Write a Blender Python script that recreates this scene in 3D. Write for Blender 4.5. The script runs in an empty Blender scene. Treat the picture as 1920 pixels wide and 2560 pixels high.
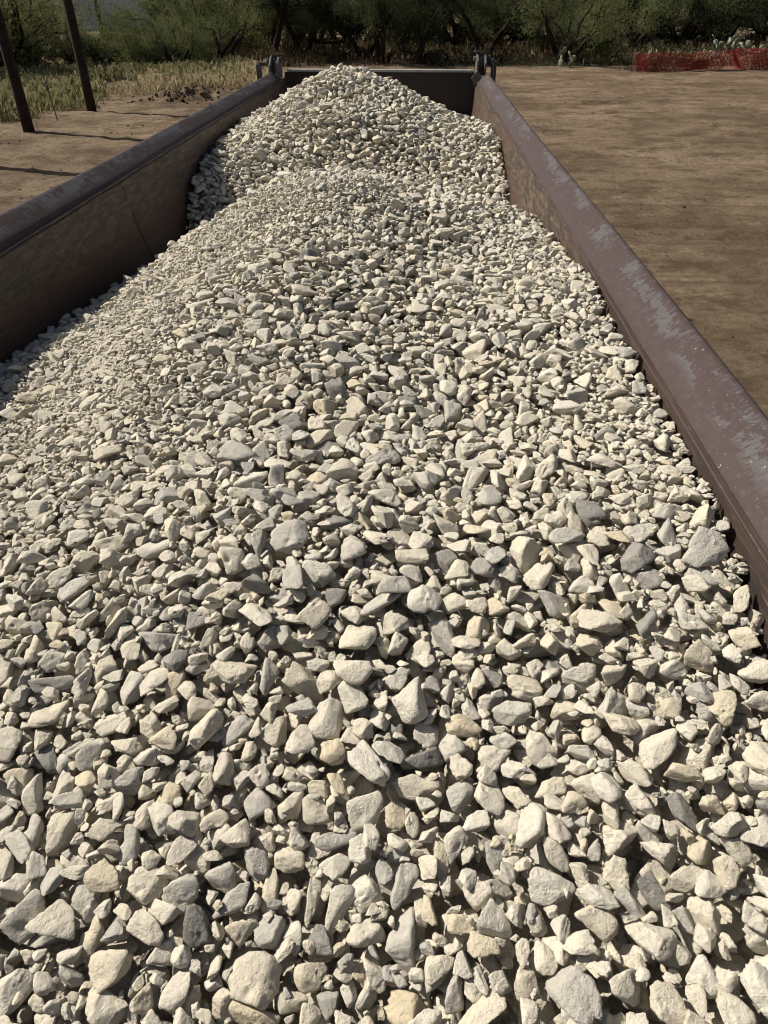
import bpy, bmesh, math, random
import numpy as np
from mathutils import Vector, Matrix, Euler

rng = np.random.default_rng(11)
random.seed(5)
scene = bpy.context.scene
R = math.radians

# ------------------------------------------------------------------ camera
F_PX, PITCH, YAW = 1707.0, R(37.3), R(2.59)          # focal length in photo pixels (1920 x 2560), tilt, heading
CAM_Z = 3.4
cd = bpy.data.cameras.new('camera')
cam = bpy.data.objects.new('camera', cd)
scene.collection.objects.link(cam)
cam.location = (0, 0, CAM_Z)
cam.rotation_euler = (R(90) - PITCH, 0, YAW)
cd.sensor_fit = 'VERTICAL'
cd.sensor_height = 36.0
cd.lens = 36.0 * F_PX / 2560.0
cd.clip_start, cd.clip_end = 0.02, 2000
scene.camera = cam

# ------------------------------------------------------------------ sky, sun, exposure
SUN_EL = R(43.5)
SUN_AZ = math.atan2(-0.945, 0.327)                    # from +Y, clockwise
S = Vector((math.sin(SUN_AZ) * math.cos(SUN_EL), math.cos(SUN_AZ) * math.cos(SUN_EL), math.sin(SUN_EL)))
w = bpy.data.worlds.new('World'); scene.world = w; w.use_nodes = True
wn = w.node_tree.nodes; wn.clear()
sky = wn.new('ShaderNodeTexSky'); sky.sky_type = 'NISHITA'; sky.sun_disc = False
sky.dust_density = 3.0; sky.ozone_density = 0.6; sky.sun_elevation = SUN_EL; sky.sun_rotation = SUN_AZ
bg = wn.new('ShaderNodeBackground'); bg.inputs['Strength'].default_value = 0.05
wo = wn.new('ShaderNodeOutputWorld')
w.node_tree.links.new(sky.outputs[0], bg.inputs[0]); w.node_tree.links.new(bg.outputs[0], wo.inputs[0])
sd = bpy.data.lights.new('sun', 'SUN'); sd.energy = 5.0; sd.angle = R(0.53); sd.color = (1.0, 0.935, 0.83)
sun = bpy.data.objects.new('sun', sd); scene.collection.objects.link(sun)
sun.location = S * 60
sun.rotation_euler = S.to_track_quat('Z', 'Y').to_euler()
vs = scene.view_settings
vs.view_transform = 'Standard'; vs.look = 'None'; vs.exposure = 0.16; vs.gamma = 1.0; vs.use_curve_mapping = False

# ------------------------------------------------------------------ helpers
COL = scene.collection
def link(o, parent=None):
    COL.objects.link(o)
    if parent is not None: o.parent = parent
    return o
def tag(o, label=None, cat=None, group=None, kind=None):
    for k, v in (('label', label), ('category', cat), ('group', group), ('kind', kind)):
        if v: o[k] = v
    return o
def empty(name, loc=(0, 0, 0)):
    o = bpy.data.objects.new(name, None); o.location = loc; o.empty_display_size = 0.2
    return link(o)
def mesh_of(name, V, Fc, mat=None, smooth=False):
    me = bpy.data.meshes.new(name)
    me.from_pydata([tuple(v) for v in V], [], [tuple(f) for f in Fc]); me.update()
    if mat: me.materials.append(mat)
    if smooth: me.polygons.foreach_set('use_smooth', [True] * len(me.polygons))
    return me
def quads_mesh(name, V, Q, mat=None, smooth=False):
    """fast path: V (n,3) array, Q (m,k) index array"""
    V = np.asarray(V, np.float32); Q = np.asarray(Q, np.int32)
    me = bpy.data.meshes.new(name)
    me.vertices.add(len(V)); me.vertices.foreach_set('co', V.ravel())
    k = Q.shape[1]
    me.loops.add(Q.size); me.loops.foreach_set('vertex_index', Q.ravel())
    me.polygons.add(len(Q)); me.polygons.foreach_set('loop_start', np.arange(0, Q.size, k, dtype=np.int32))
    me.update(calc_edges=True)
    if smooth: me.polygons.foreach_set('use_smooth', np.ones(len(Q), bool))
    if mat: me.materials.append(mat)
    return me
def obj(name, me, parent=None):
    return link(bpy.data.objects.new(name, me), parent)
class MB:
    """collects simple solids into one mesh"""
    def __init__(s): s.V, s.F = [], []
    def add(s, V, Fc):
        b = len(s.V); s.V += [tuple(v) for v in V]; s.F += [tuple(i + b for i in f) for f in Fc]; return s
    def box(s, c, d, rot=None):
        c = Vector(c); M = rot.to_matrix() if rot else Matrix.Identity(3)
        V = [c + M @ Vector((x * d[0] / 2, y * d[1] / 2, z * d[2] / 2)) for x in (-1, 1) for y in (-1, 1) for z in (-1, 1)]
        return s.add(V, [(0, 1, 3, 2), (4, 6, 7, 5), (0, 4, 5, 1), (2, 3, 7, 6), (0, 2, 6, 4), (1, 5, 7, 3)])
    def prism(s, poly, y0, y1):
        """polygon in x,z swept along y"""
        n = len(poly)
        V = [(x, y0, z) for x, z in poly] + [(x, y1, z) for x, z in poly]
        Fc = [(i, (i + 1) % n, n + (i + 1) % n, n + i) for i in range(n)]
        return s.add(V, Fc + [tuple(range(n - 1, -1, -1)), tuple(range(n, 2 * n))])
    def prism_x(s, poly, x0, x1):
        n = len(poly)
        V = [(x0, y, z) for y, z in poly] + [(x1, y, z) for y, z in poly]
        Fc = [(i, (i + 1) % n, n + (i + 1) % n, n + i) for i in range(n)]
        return s.add(V, Fc + [tuple(range(n - 1, -1, -1)), tuple(range(n, 2 * n))])
    def tube(s, pts, rad, n=8, caps=True):
        pts = [Vector(p) for p in pts]; rings = []
        rads = rad if hasattr(rad, '__len__') else [rad] * len(pts)
        b = len(s.V); ref = None
        for i, p in enumerate(pts):
            t = (pts[min(i + 1, len(pts) - 1)] - pts[max(i - 1, 0)]).normalized()
            if ref is None: ref = Vector((1, 0, 0)) if abs(t.x) < 0.8 else Vector((0, 1, 0))
            u = (ref - t * ref.dot(t)).normalized(); v = t.cross(u); ref = u
            for k in range(n):
                a = 2 * math.pi * k / n
                s.V.append(tuple(p + (u * math.cos(a) + v * math.sin(a)) * rads[i]))
        for i in range(len(pts) - 1):
            for k in range(n):
                s.F.append((b + i * n + k, b + i * n + (k + 1) % n, b + (i + 1) * n + (k + 1) % n, b + (i + 1) * n + k))
        if caps:
            s.F.append(tuple(b + k for k in range(n - 1, -1, -1))); s.F.append(tuple(b + (len(pts) - 1) * n + k for k in range(n)))
        return s
    def build(s, name, mat, parent=None, smooth=False, bevel=0.0):
        me = mesh_of(name, s.V, s.F, mat, smooth)
        bm = bmesh.new(); bm.from_mesh(me); bmesh.ops.recalc_face_normals(bm, faces=bm.faces)
        if bevel:
            bmesh.ops.bevel(bm, geom=[e for e in bm.edges if e.is_manifold and e.calc_face_angle(0) > 0.4], offset=bevel, segments=2, affect='EDGES', profile=0.5)
        bm.to_mesh(me); bm.free()
        return obj(name, me, parent)

def ray(u, v):
    """direction in the place through photo pixel (u, v), used only to measure where things stand"""
    a = (u - 960) / F_PX; b = (v - 1280) / F_PX
    dx, dy, dz = a, math.cos(PITCH) - b * math.sin(PITCH), -math.sin(PITCH) - b * math.cos(PITCH)
    return np.array([dx * math.cos(YAW) - dy * math.sin(YAW), dx * math.sin(YAW) + dy * math.cos(YAW), dz])
def gp(u, v):
    d = ray(u, v); t = CAM_Z / -d[2]
    return d[0] * t, d[1] * t
def pix(p):
    """photo pixel and depth of world points (n,3)"""
    p = np.atleast_2d(p) - np.array([0, 0, CAM_Z])
    x = p[:, 0] * math.cos(YAW) + p[:, 1] * math.sin(YAW); y = -p[:, 0] * math.sin(YAW) + p[:, 1] * math.cos(YAW)
    dep = y * math.cos(PITCH) - p[:, 2] * math.sin(PITCH); up = y * math.sin(PITCH) + p[:, 2] * math.cos(PITCH)
    return 960 + F_PX * x / dep, 1280 - F_PX * up / dep, dep

def fourier(seed, n, kx, ky):
    """band of random waves in the plane, unit variance"""
    g = np.random.default_rng(seed)
    K = g.normal(size=(n, 2)) * np.array([kx, ky]); ph = g.uniform(0, 6.28, n)
    def f(x, y):
        o = np.zeros(np.broadcast(x, y).shape)
        for (a, b), p in zip(K, ph): o += np.sin(a * x + b * y + p)
        return o * math.sqrt(2.0 / n)
    return f

# ------------------------------------------------------------------ materials
def new_mat(name):
    m = bpy.data.materials.new(name); m.use_nodes = True
    nt = m.node_tree; b = nt.nodes['Principled BSDF']
    return m, nt, b
def N(nt, t, **kw):
    n = nt.nodes.new(t)
    for k, v in kw.items():
        if k in n.inputs.keys() if isinstance(k, str) else False: n.inputs[k].default_value = v
        else: setattr(n, k, v)
    return n
def noise(nt, vec, scale, detail=4, rough=0.55, dist=0.0):
    n = nt.nodes.new('ShaderNodeTexNoise')
    n.inputs['Scale'].default_value = scale; n.inputs['Detail'].default_value = detail
    n.inputs['Roughness'].default_value = rough; n.inputs['Distortion'].default_value = dist
    nt.links.new(vec, n.inputs['Vector']); return n.outputs['Fac']
def ramp(nt, fac, stops, interp='LINEAR'):
    n = nt.nodes.new('ShaderNodeValToRGB'); cr = n.color_ramp; cr.interpolation = interp
    while len(cr.elements) < len(stops): cr.elements.new(0.5)
    for e, (p, c) in zip(cr.elements, stops):
        e.position = p; e.color = (c, c, c, 1) if not hasattr(c, '__len__') else (*c, 1)
    nt.links.new(fac, n.inputs['Fac']); return n.outputs['Color']
def mixc(nt, fac, a, b, mode='MIX'):
    n = nt.nodes.new('ShaderNodeMix'); n.data_type = 'RGBA'; n.blend_type = mode
    for s, v in ((n.inputs['Factor'], fac), (n.inputs['A'], a), (n.inputs['B'], b)):
        if hasattr(v, 'is_linked'): nt.links.new(v, s)
        elif hasattr(v, '__len__'): s.default_value = (*v, 1)
        else: s.default_value = v
    return n.outputs['Result']
def math_n(nt, op, a, b=0.0):
    n = nt.nodes.new('ShaderNodeMath'); n.operation = op
    for s, v in ((n.inputs[0], a), (n.inputs[1], b)):
        if hasattr(v, 'is_linked'): nt.links.new(v, s)
        else: s.default_value = v
    return n.outputs[0]
def mapping(nt, vec, scale, rot=(0, 0, 0), loc=(0, 0, 0)):
    n = nt.nodes.new('ShaderNodeMapping'); n.inputs['Scale'].default_value = scale
    n.inputs['Rotation'].default_value = rot; n.inputs['Location'].default_value = loc
    nt.links.new(vec, n.inputs['Vector']); return n.outputs[0]
def pos(nt): return nt.nodes.new('ShaderNodeNewGeometry').outputs['Position']
def objc(nt): return nt.nodes.new('ShaderNodeTexCoord').outputs['Object']
def bump(nt, h, strength, dist, normal=None):
    n = nt.nodes.new('ShaderNodeBump'); n.inputs['Strength'].default_value = strength; n.inputs['Distance'].default_value = dist
    nt.links.new(h, n.inputs['Height'])
    if normal is not None: nt.links.new(normal, n.inputs['Normal'])
    return n.outputs[0]

def make_stone_mat():
    m, nt, b = new_mat('limestone')
    at = nt.nodes.new('ShaderNodeAttribute'); at.attribute_type = 'INSTANCER'; at.attribute_name = 'tint'
    t = at.outputs['Fac']
    base = ramp(nt, t, [(0.0, (0.20, 0.193, 0.18)), (0.25, (0.44, 0.42, 0.375)), (0.5, (0.67, 0.63, 0.535)), (0.75, (0.66, 0.60, 0.47)), (1.0, (0.61, 0.52, 0.36))])
    P = pos(nt)
    # blue-grey broken faces and cream dust, patches a few cm across
    n1 = noise(nt, P, 22, 2, 0.6)
    c = mixc(nt, ramp(nt, n1, [(0.54, 0.0), (0.66, 0.5)]), base, mixc(nt, 0.6, base, (0.30, 0.29, 0.27)))
    n2 = noise(nt, P, 60, 3, 0.65)
    c = mixc(nt, ramp(nt, n2, [(0.35, 0.0), (0.75, 0.5)]), c, mixc(nt, 0.55, c, (0.69, 0.645, 0.54)))
    nt.links.new(c, b.inputs['Base Color'])
    b.inputs['Roughness'].default_value = 0.92
    b.inputs['Specular IOR Level'].default_value = 0.25
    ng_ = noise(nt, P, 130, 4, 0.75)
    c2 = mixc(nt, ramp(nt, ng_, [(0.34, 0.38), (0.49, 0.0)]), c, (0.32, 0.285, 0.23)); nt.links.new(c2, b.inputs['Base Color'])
    h = bump(nt, ng_, 0.95, 0.006)
    nt.links.new(h, b.inputs['Normal'])
    return m
M = {}
M['stone'] = make_stone_mat()

def make_fines_mat():
    m, nt, b = new_mat('stone_fines')
    P = pos(nt)
    v = nt.nodes.new('ShaderNodeTexVoronoi'); v.inputs['Scale'].default_value = 110; nt.links.new(P, v.inputs['Vector'])
    n1 = noise(nt, P, 90, 4, 0.6)
    c = mixc(nt, n1, (0.52, 0.47, 0.375), (0.40, 0.365, 0.295))
    nt.links.new(c, b.inputs['Base Color']); b.inputs['Roughness'].default_value = 0.95
    h = bump(nt, v.outputs['Distance'], 0.9, 0.008); h = bump(nt, noise(nt, P, 400, 3), 0.6, 0.003, h)
    nt.links.new(h, b.inputs['Normal'])
    return m
M['fines'] = make_fines_mat()

def make_rail_mat():
    m, nt, b = new_mat('worn_rail_paint')
    O = objc(nt)
    sx = nt.nodes.new('ShaderNodeSeparateXYZ'); nt.links.new(O, sx.inputs[0])
    ax = math_n(nt, 'ABSOLUTE', sx.outputs[0])
    band = ramp(nt, math_n(nt, 'MULTIPLY', math_n(nt, 'ABSOLUTE', math_n(nt, 'SUBTRACT', ax, 1.236)), 18), [(0.35, 1.0), (0.85, 0.0)])
    n_big = noise(nt, mapping(nt, O, (9, 2.6, 9)), 1.0, 5, 0.68, 0.6)
    n_scr = noise(nt, mapping(nt, O, (22, 46, 22), rot=(0, 0, R(60))), 1.0, 5, 0.75, 0.9)
    wear = math_n(nt, 'ADD', math_n(nt, 'MULTIPLY', n_big, 0.56), math_n(nt, 'MULTIPLY', n_scr, 0.44))
    mask = math_n(nt, 'MULTIPLY', ramp(nt, wear, [(0.505, 0.0), (0.53, 1.0)]), band)
    scr = noise(nt, mapping(nt, O, (60, 260, 60), rot=(0, 0, R(55))), 1.0, 3, 0.6, 0.5)
    paint = mixc(nt, noise(nt, O, 14, 4), (0.052, 0.035, 0.034), (0.076, 0.053, 0.050))
    paint = mixc(nt, ramp(nt, noise(nt, O, 55, 5, 0.7), [(0.55, 0.0), (0.75, 0.6)]), paint, (0.14, 0.11, 0.10))
    steel = mixc(nt, scr, (0.10, 0.11, 0.118), (0.20, 0.21, 0.215))
    c = mixc(nt, math_n(nt, 'MULTIPLY', mask, math_n(nt, 'ADD', math_n(nt, 'MULTIPLY', scr, 0.95), -0.04)), paint, steel)
    nick = math_n(nt, 'MULTIPLY', ramp(nt, noise(nt, mapping(nt, O, (1.4, 0.5, 1.4), rot=(0, 0, R(30))), 120, 3, 0.6), [(0.69, 0.0), (0.72, 1.0)]), ramp(nt, noise(nt, O, 6, 2), [(0.38, 0.0), (0.55, 1.0)]))
    c = mixc(nt, nick, c, (0.58, 0.50, 0.40))
    nt.links.new(c, b.inputs['Base Color'])
    nt.links.new(ramp(nt, mask, [(0.0, 0.62), (1.0, 0.45)]), b.inputs['Roughness'])
    b.inputs['Specular IOR Level'].default_value = 0.22
    h = bump(nt, math_n(nt, 'SUBTRACT', 1.0, mask), 0.5, 0.0012)
    h = bump(nt, noise(nt, O, 9, 4), 0.25, 0.01, h)
    h = bump(nt, noise(nt, O, 180, 3), 0.2, 0.001, h)
    nt.links.new(h, b.inputs['Normal'])
    return m
M['rail'] = make_rail_mat()

def make_wall_mat():
    m, nt, b = new_mat('rusty_scraped_steel')
    O = objc(nt)
    sx = nt.nodes.new('ShaderNodeSeparateXYZ'); nt.links.new(O, sx.inputs[0])
    n_big = noise(nt, mapping(nt, O, (2.0, 1.6, 4.5)), 1.0, 5, 0.65, 0.4)
    c = mixc(nt, ramp(nt, n_big, [(0.40, 0.0), (0.60, 1.0)]), (0.034, 0.029, 0.027), (0.064, 0.040, 0.030))
    # scraped along the load's sliding direction
    st = noise(nt, mapping(nt, O, (6, 3.5, 75)), 1.0, 4, 0.7, 0.3)
    c = mixc(nt, ramp(nt, st, [(0.50, 0.0), (0.72, 0.65)]), c, (0.125, 0.088, 0.064))
    # pale dust band where the load rubs near the top
    zb = ramp(nt, math_n(nt, 'ADD', sx.outputs[2], math_n(nt, 'MULTIPLY', noise(nt, mapping(nt, O, (3, 2.2, 3)), 1.0, 4, 0.7), 0.22)), [(0.72, 0.0), (0.86, 1.0)])
    zb = math_n(nt, 'MULTIPLY', zb, ramp(nt, math_n(nt, 'MULTIPLY', sx.outputs[1], 0.1), [(0.21, 0.0), (0.33, 1.0)]))
    lo = ramp(nt, math_n(nt, 'ADD', sx.outputs[2], math_n(nt, 'MULTIPLY', n_big, 0.5)), [(0.86, 1.0), (1.02, 0.0)])
    c = mixc(nt, math_n(nt, 'MULTIPLY', lo, 0.8), c, (0.078, 0.040, 0.029))
    du = math_n(nt, 'MULTIPLY', zb, ramp(nt, noise(nt, mapping(nt, O, (6, 7, 34), rot=(R(14), 0, 0)), 1.0, 6, 0.78, 0.1), [(0.46, 0.0), (0.68, 0.75)]))
    c = mixc(nt, du, c, (0.25, 0.175, 0.118))
    sc = ramp(nt, noise(nt, mapping(nt, O, (50, 14, 210), rot=(R(40), 0, 0)), 1.0, 2, 0.5), [(0.70, 0.0), (0.76, 0.6)])
    c = mixc(nt, sc, c, (0.30, 0.28, 0.25))
    nt.links.new(c, b.inputs['Base Color'])
    b.inputs['Roughness'].default_value = 0.55
    b.inputs['Specular IOR Level'].default_value = 0.4
    h = bump(nt, st, 0.25, 0.004); h = bump(nt, noise(nt, O, 5, 4), 0.3, 0.02, h); h = bump(nt, noise(nt, O, 140, 4), 0.3, 0.0015, h)
    nt.links.new(h, b.inputs['Normal'])
    return m
M['wall'] = make_wall_mat()

def simple_mat(name, ca, cb, scale=12, rough=0.7, bs=0.3, bd=0.004, spec=0.3, bscale=60):
    m, nt, b = new_mat(name); P = objc(nt)
    c = mixc(nt, ramp(nt, noise(nt, P, scale, 5, 0.65), [(0.35, 0.0), (0.65, 1.0)]), ca, cb)
    nt.links.new(c, b.inputs['Base Color']); b.inputs['Roughness'].default_value = rough
    b.inputs['Specular IOR Level'].default_value = spec
    nt.links.new(bump(nt, noise(nt, P, bscale, 4), bs, bd), b.inputs['Normal'])
    return m
M['steel'] = simple_mat('weathered_grey_steel', (0.095, 0.088, 0.092), (0.15, 0.138, 0.135), 10, 0.55)
M['edge'] = simple_mat('pale_edge_steel', (0.30, 0.30, 0.29), (0.40, 0.39, 0.37), 10, 0.5)  # paler tone than the gate, for its top edge
M['gate'] = simple_mat('dark_tailgate_steel', (0.024, 0.022, 0.024), (0.042, 0.028, 0.024), 3, 0.6)
M['tyre'] = simple_mat('tyre_rubber', (0.02, 0.02, 0.02), (0.035, 0.033, 0.03), 6, 0.85)
M['pole'] = simple_mat('creosoted_pole', (0.020, 0.014, 0.011), (0.045, 0.032, 0.024), 5, 0.9, 0.5, 0.02)
M['bark'] = simple_mat('mesquite_bark', (0.022, 0.017, 0.013), (0.048, 0.037, 0.029), 7, 0.95, 0.6, 0.03, 0.1, 25)
M['cactus'] = simple_mat('prickly_pear_skin', (0.15, 0.17, 0.11), (0.27, 0.285, 0.20), 3, 0.6)
M['wire'] = simple_mat('stake_steel', (0.08, 0.06, 0.045), (0.14, 0.11, 0.09), 8, 0.7)
M['siding'] = simple_mat('grey_metal_siding', (0.52, 0.54, 0.57), (0.62, 0.63, 0.66), 1.5, 0.5)
M['roof'] = simple_mat('grey_roof', (0.22, 0.22, 0.23), (0.30, 0.30, 0.30), 2, 0.6)

def leaf_mat(name, ca, cb, trans=0.35):
    m, nt, b = new_mat(name)
    nt.nodes.remove(b); out = nt.nodes['Material Output']
    P = pos(nt)
    c = mixc(nt, ramp(nt, noise(nt, P, 1.3, 3), [(0.35, 0.0), (0.65, 1.0)]), ca, cb)
    c = mixc(nt, ramp(nt, noise(nt, P, 14, 2), [(0.4, 0.0), (0.7, 0.5)]), c, tuple(x * 1.5 for x in cb))
    d = nt.nodes.new('ShaderNodeBsdfDiffuse'); t = nt.nodes.new('ShaderNodeBsdfTranslucent'); mx = nt.nodes.new('ShaderNodeMixShader')
    mx.inputs[0].default_value = trans
    nt.links.new(c, d.inputs[0]); nt.links.new(c, t.inputs[0]); nt.links.new(d.outputs[0], mx.inputs[1]); nt.links.new(t.outputs[0], mx.inputs[2])
    nt.links.new(mx.outputs[0], out.inputs[0])
    return m
M['leaf_green'] = leaf_mat('mesquite_leaf', (0.100, 0.122, 0.046), (0.170, 0.185, 0.084))
M['leaf_shaded'] = leaf_mat('shaded_leaf', (0.042, 0.052, 0.025), (0.074, 0.084, 0.043))  # deep shade of the backlit wood put into the leaf colour
M['leaf_sunlit'] = leaf_mat('sunlit_leaf', (0.17, 0.19, 0.075), (0.26, 0.265, 0.13))  # light falling on the left shrubs put into the leaf colour
M['grass_dry'] = leaf_mat('dry_grass_blade', (0.32, 0.26, 0.15), (0.44, 0.37, 0.24), 0.3)
M['grass_green'] = leaf_mat('green_grass_blade', (0.15, 0.155, 0.070), (0.27, 0.245, 0.130), 0.3)
M['brush'] = leaf_mat('brown_brush', (0.060, 0.042, 0.026), (0.105, 0.078, 0.046), 0.2)

def make_net_mat():
    m, nt, b = new_mat('red_netting'); P = pos(nt)
    c = mixc(nt, noise(nt, P, 1.2, 4), (0.24, 0.011, 0.010), (0.38, 0.020, 0.015))
    nt.links.new(c, b.inputs['Base Color']); b.inputs['Roughness'].default_value = 0.6
    return m
M['net'] = make_net_mat()

def make_ground_mat():
    m, nt, b = new_mat('graded_dirt')
    P = pos(nt)
    n0 = noise(nt, mapping(nt, P, (0.20, 0.28, 1), rot=(0, 0, R(6))), 1.0, 6, 0.66)          # broad damp and dry ground
    n1 = noise(nt, mapping(nt, P, (0.95, 1.25, 1), rot=(0, 0, R(-5))), 1.0, 8, 0.76)
    n2 = noise(nt, mapping(nt, P, (0.12, 1.6, 1), rot=(0, 0, R(2))), 1.0, 3, 0.6)            # blade marks of the grader
    n3 = noise(nt, P, 9.0, 6, 0.78)
    c = mixc(nt, ramp(nt, n0, [(0.40, 0.0), (0.60, 1.0)]), (0.165, 0.117, 0.074), (0.31, 0.236, 0.157))
    c = mixc(nt, ramp(nt, n1, [(0.40, 0.85), (0.51, 0.0)]), c, (0.115, 0.079, 0.050))
    c = mixc(nt, ramp(nt, n1, [(0.56, 0.0), (0.68, 0.7)]), c, (0.38, 0.305, 0.215))
    c = mixc(nt, ramp(nt, n2, [(0.34, 0.6), (0.42, 0.0)]), c, (0.12, 0.083, 0.053))
    c = mixc(nt, ramp(nt, n3, [(0.36, 0.7), (0.50, 0.0)]), c, (0.105, 0.073, 0.047))
    c = mixc(nt, ramp(nt, n3, [(0.60, 0.0), (0.72, 0.6)]), c, (0.40, 0.33, 0.25))
    nt.links.new(c, b.inputs['Base Color']); b.inputs['Roughness'].default_value = 0.95; b.inputs['Specular IOR Level'].default_value = 0.1
    h = bump(nt, n1, 1.0, 0.18); h = bump(nt, n3, 1.0, 0.06, h); h = bump(nt, noise(nt, P, 40, 3), 0.4, 0.01, h)
    nt.links.new(h, b.inputs['Normal'])
    return m
M['ground'] = make_ground_mat()

# ------------------------------------------------------------------ ground
g_long = fourier(1, 24, 0.25, 2.2); g_rip = fourier(2, 30, 0.7, 7.0); g_big = fourier(3, 12, 0.12, 0.12); g_clod = fourier(4, 30, 6.0, 6.0); g_brk = fourier(6, 14, 0.9, 1.0)
BERM = [(-8.6, 31.6, 1.5, 0.6, 0.42), (-6.3, 33.0, 1.6, 0.5, 0.22), (-9.6, 30.6, 0.9, 0.45, 0.25)]      # x, y, half-length, half-width, height
def ground_z(x, y):
    x = np.asarray(x, float); y = np.asarray(y, float)
    z = 0.010 * g_long(x, y) + 0.006 * g_rip(x, y) + 0.009 * g_clod(x, y)
    z = z * np.clip((np.hypot(x, y - 5) - 2) / 6, 0.25, 1)
    # wheel ruts running out past the poles on the left
    for off in (0.0, 1.9):
        d = (x + 6.4 + off) + 0.30 * (y - 20)
        z = z - 0.025 * np.exp(-(d / 0.22) ** 2) * (x < -2.2) * (y < 32) + 0.018 * np.exp(-((np.abs(d) - 0.42) / 0.16) ** 2) * (x < -2.2) * (y < 32)
    # ridges and wheel marks the grader left across the yard on the right
    for k, yk in enumerate((8.5, 11.2, 13.0, 15.3, 17.0, 19.6, 21.4, 24.0, 25.7, 28.6, 31.0, 32.8, 35.5, 38.0, 40.2, 42.3)):
        d = y - yk - (0.03 + 0.02 * math.sin(k * 2.1)) * (x - 8) - 0.25 * np.sin(x * 0.35 + k)
        br = np.clip(0.35 + 0.8 * g_brk(x, k * 3.7), 0, 1.3) * np.clip((x - 2.2) / 1.0, 0, 1)
        z = z + br * (0.055 * np.exp(-(d / 0.16) ** 2) - 0.035 * np.exp(-((d + 0.36) / 0.18) ** 2))
    for bx, by, a, b, h in BERM:
        z = z + h * np.exp(-((x - bx) / a) ** 2 - ((y - by) / b) ** 2) * (1 + 0.35 * g_clod(x * 0.9, y * 0.9))
    # low bank the trees grow on
    z = z + 0.25 * np.clip((y - 0.12 * x - 47) / 6, 0, 1)
    return z
def nonuniform(a, b, lo, hi, step, far):
    core = np.arange(a, b + 1e-6, step)
    l = a - np.geomspace(step * 2, a - lo, far)[::-1]; h = b + np.geomspace(step * 2, hi - b, far)
    return np.concatenate([l, core, h])
gx = nonuniform(-22, 24, -900, 900, 0.14, 22); gy = nonuniform(4, 54, -900, 1200, 0.14, 22)
GX, GY = np.meshgrid(gx, gy)
GZ = ground_z(GX, GY) * np.exp(-(np.clip(np.hypot(GX, GY - 30) - 60, 0, None) / 40) ** 2)
nx, ny = len(gx), len(gy)
ii = np.arange(nx * ny).reshape(ny, nx)
Q = np.stack([ii[:-1, :-1], ii[:-1, 1:], ii[1:, 1:], ii[1:, :-1]], -1).reshape(-1, 4)
gnd = obj('ground', quads_mesh('ground', np.stack([GX, GY, GZ], -1).reshape(-1, 3), Q, M['ground'], True))
tag(gnd, 'bare graded brown dirt yard around the trailer', kind='structure')

# ------------------------------------------------------------------ dump trailer
CX = -0.49                                    # centre line of the bed
Y0, Y1 = -0.9, 9.75
def zH(H): return CAM_Z - H
trailer = empty('dump_trailer', (CX, 0, 0))
tag(trailer, 'long rusty steel dump trailer bed heaped with pale stone', 'trailer')
# half profile of the side sheet: (distance from centre line, drop below the camera)
WALL = [(1.158, 0.826), (1.150, 1.00), (1.135, 1.15), (1.105, 1.32), (1.05, 1.50), (0.95, 1.68), (0.78, 1.83), (0.55, 1.92), (0.0, 1.95)]
def wall_x(H):
    return np.interp(H, [h for _, h in WALL], [x for x, _ in WALL])
TH = 0.012
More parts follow.
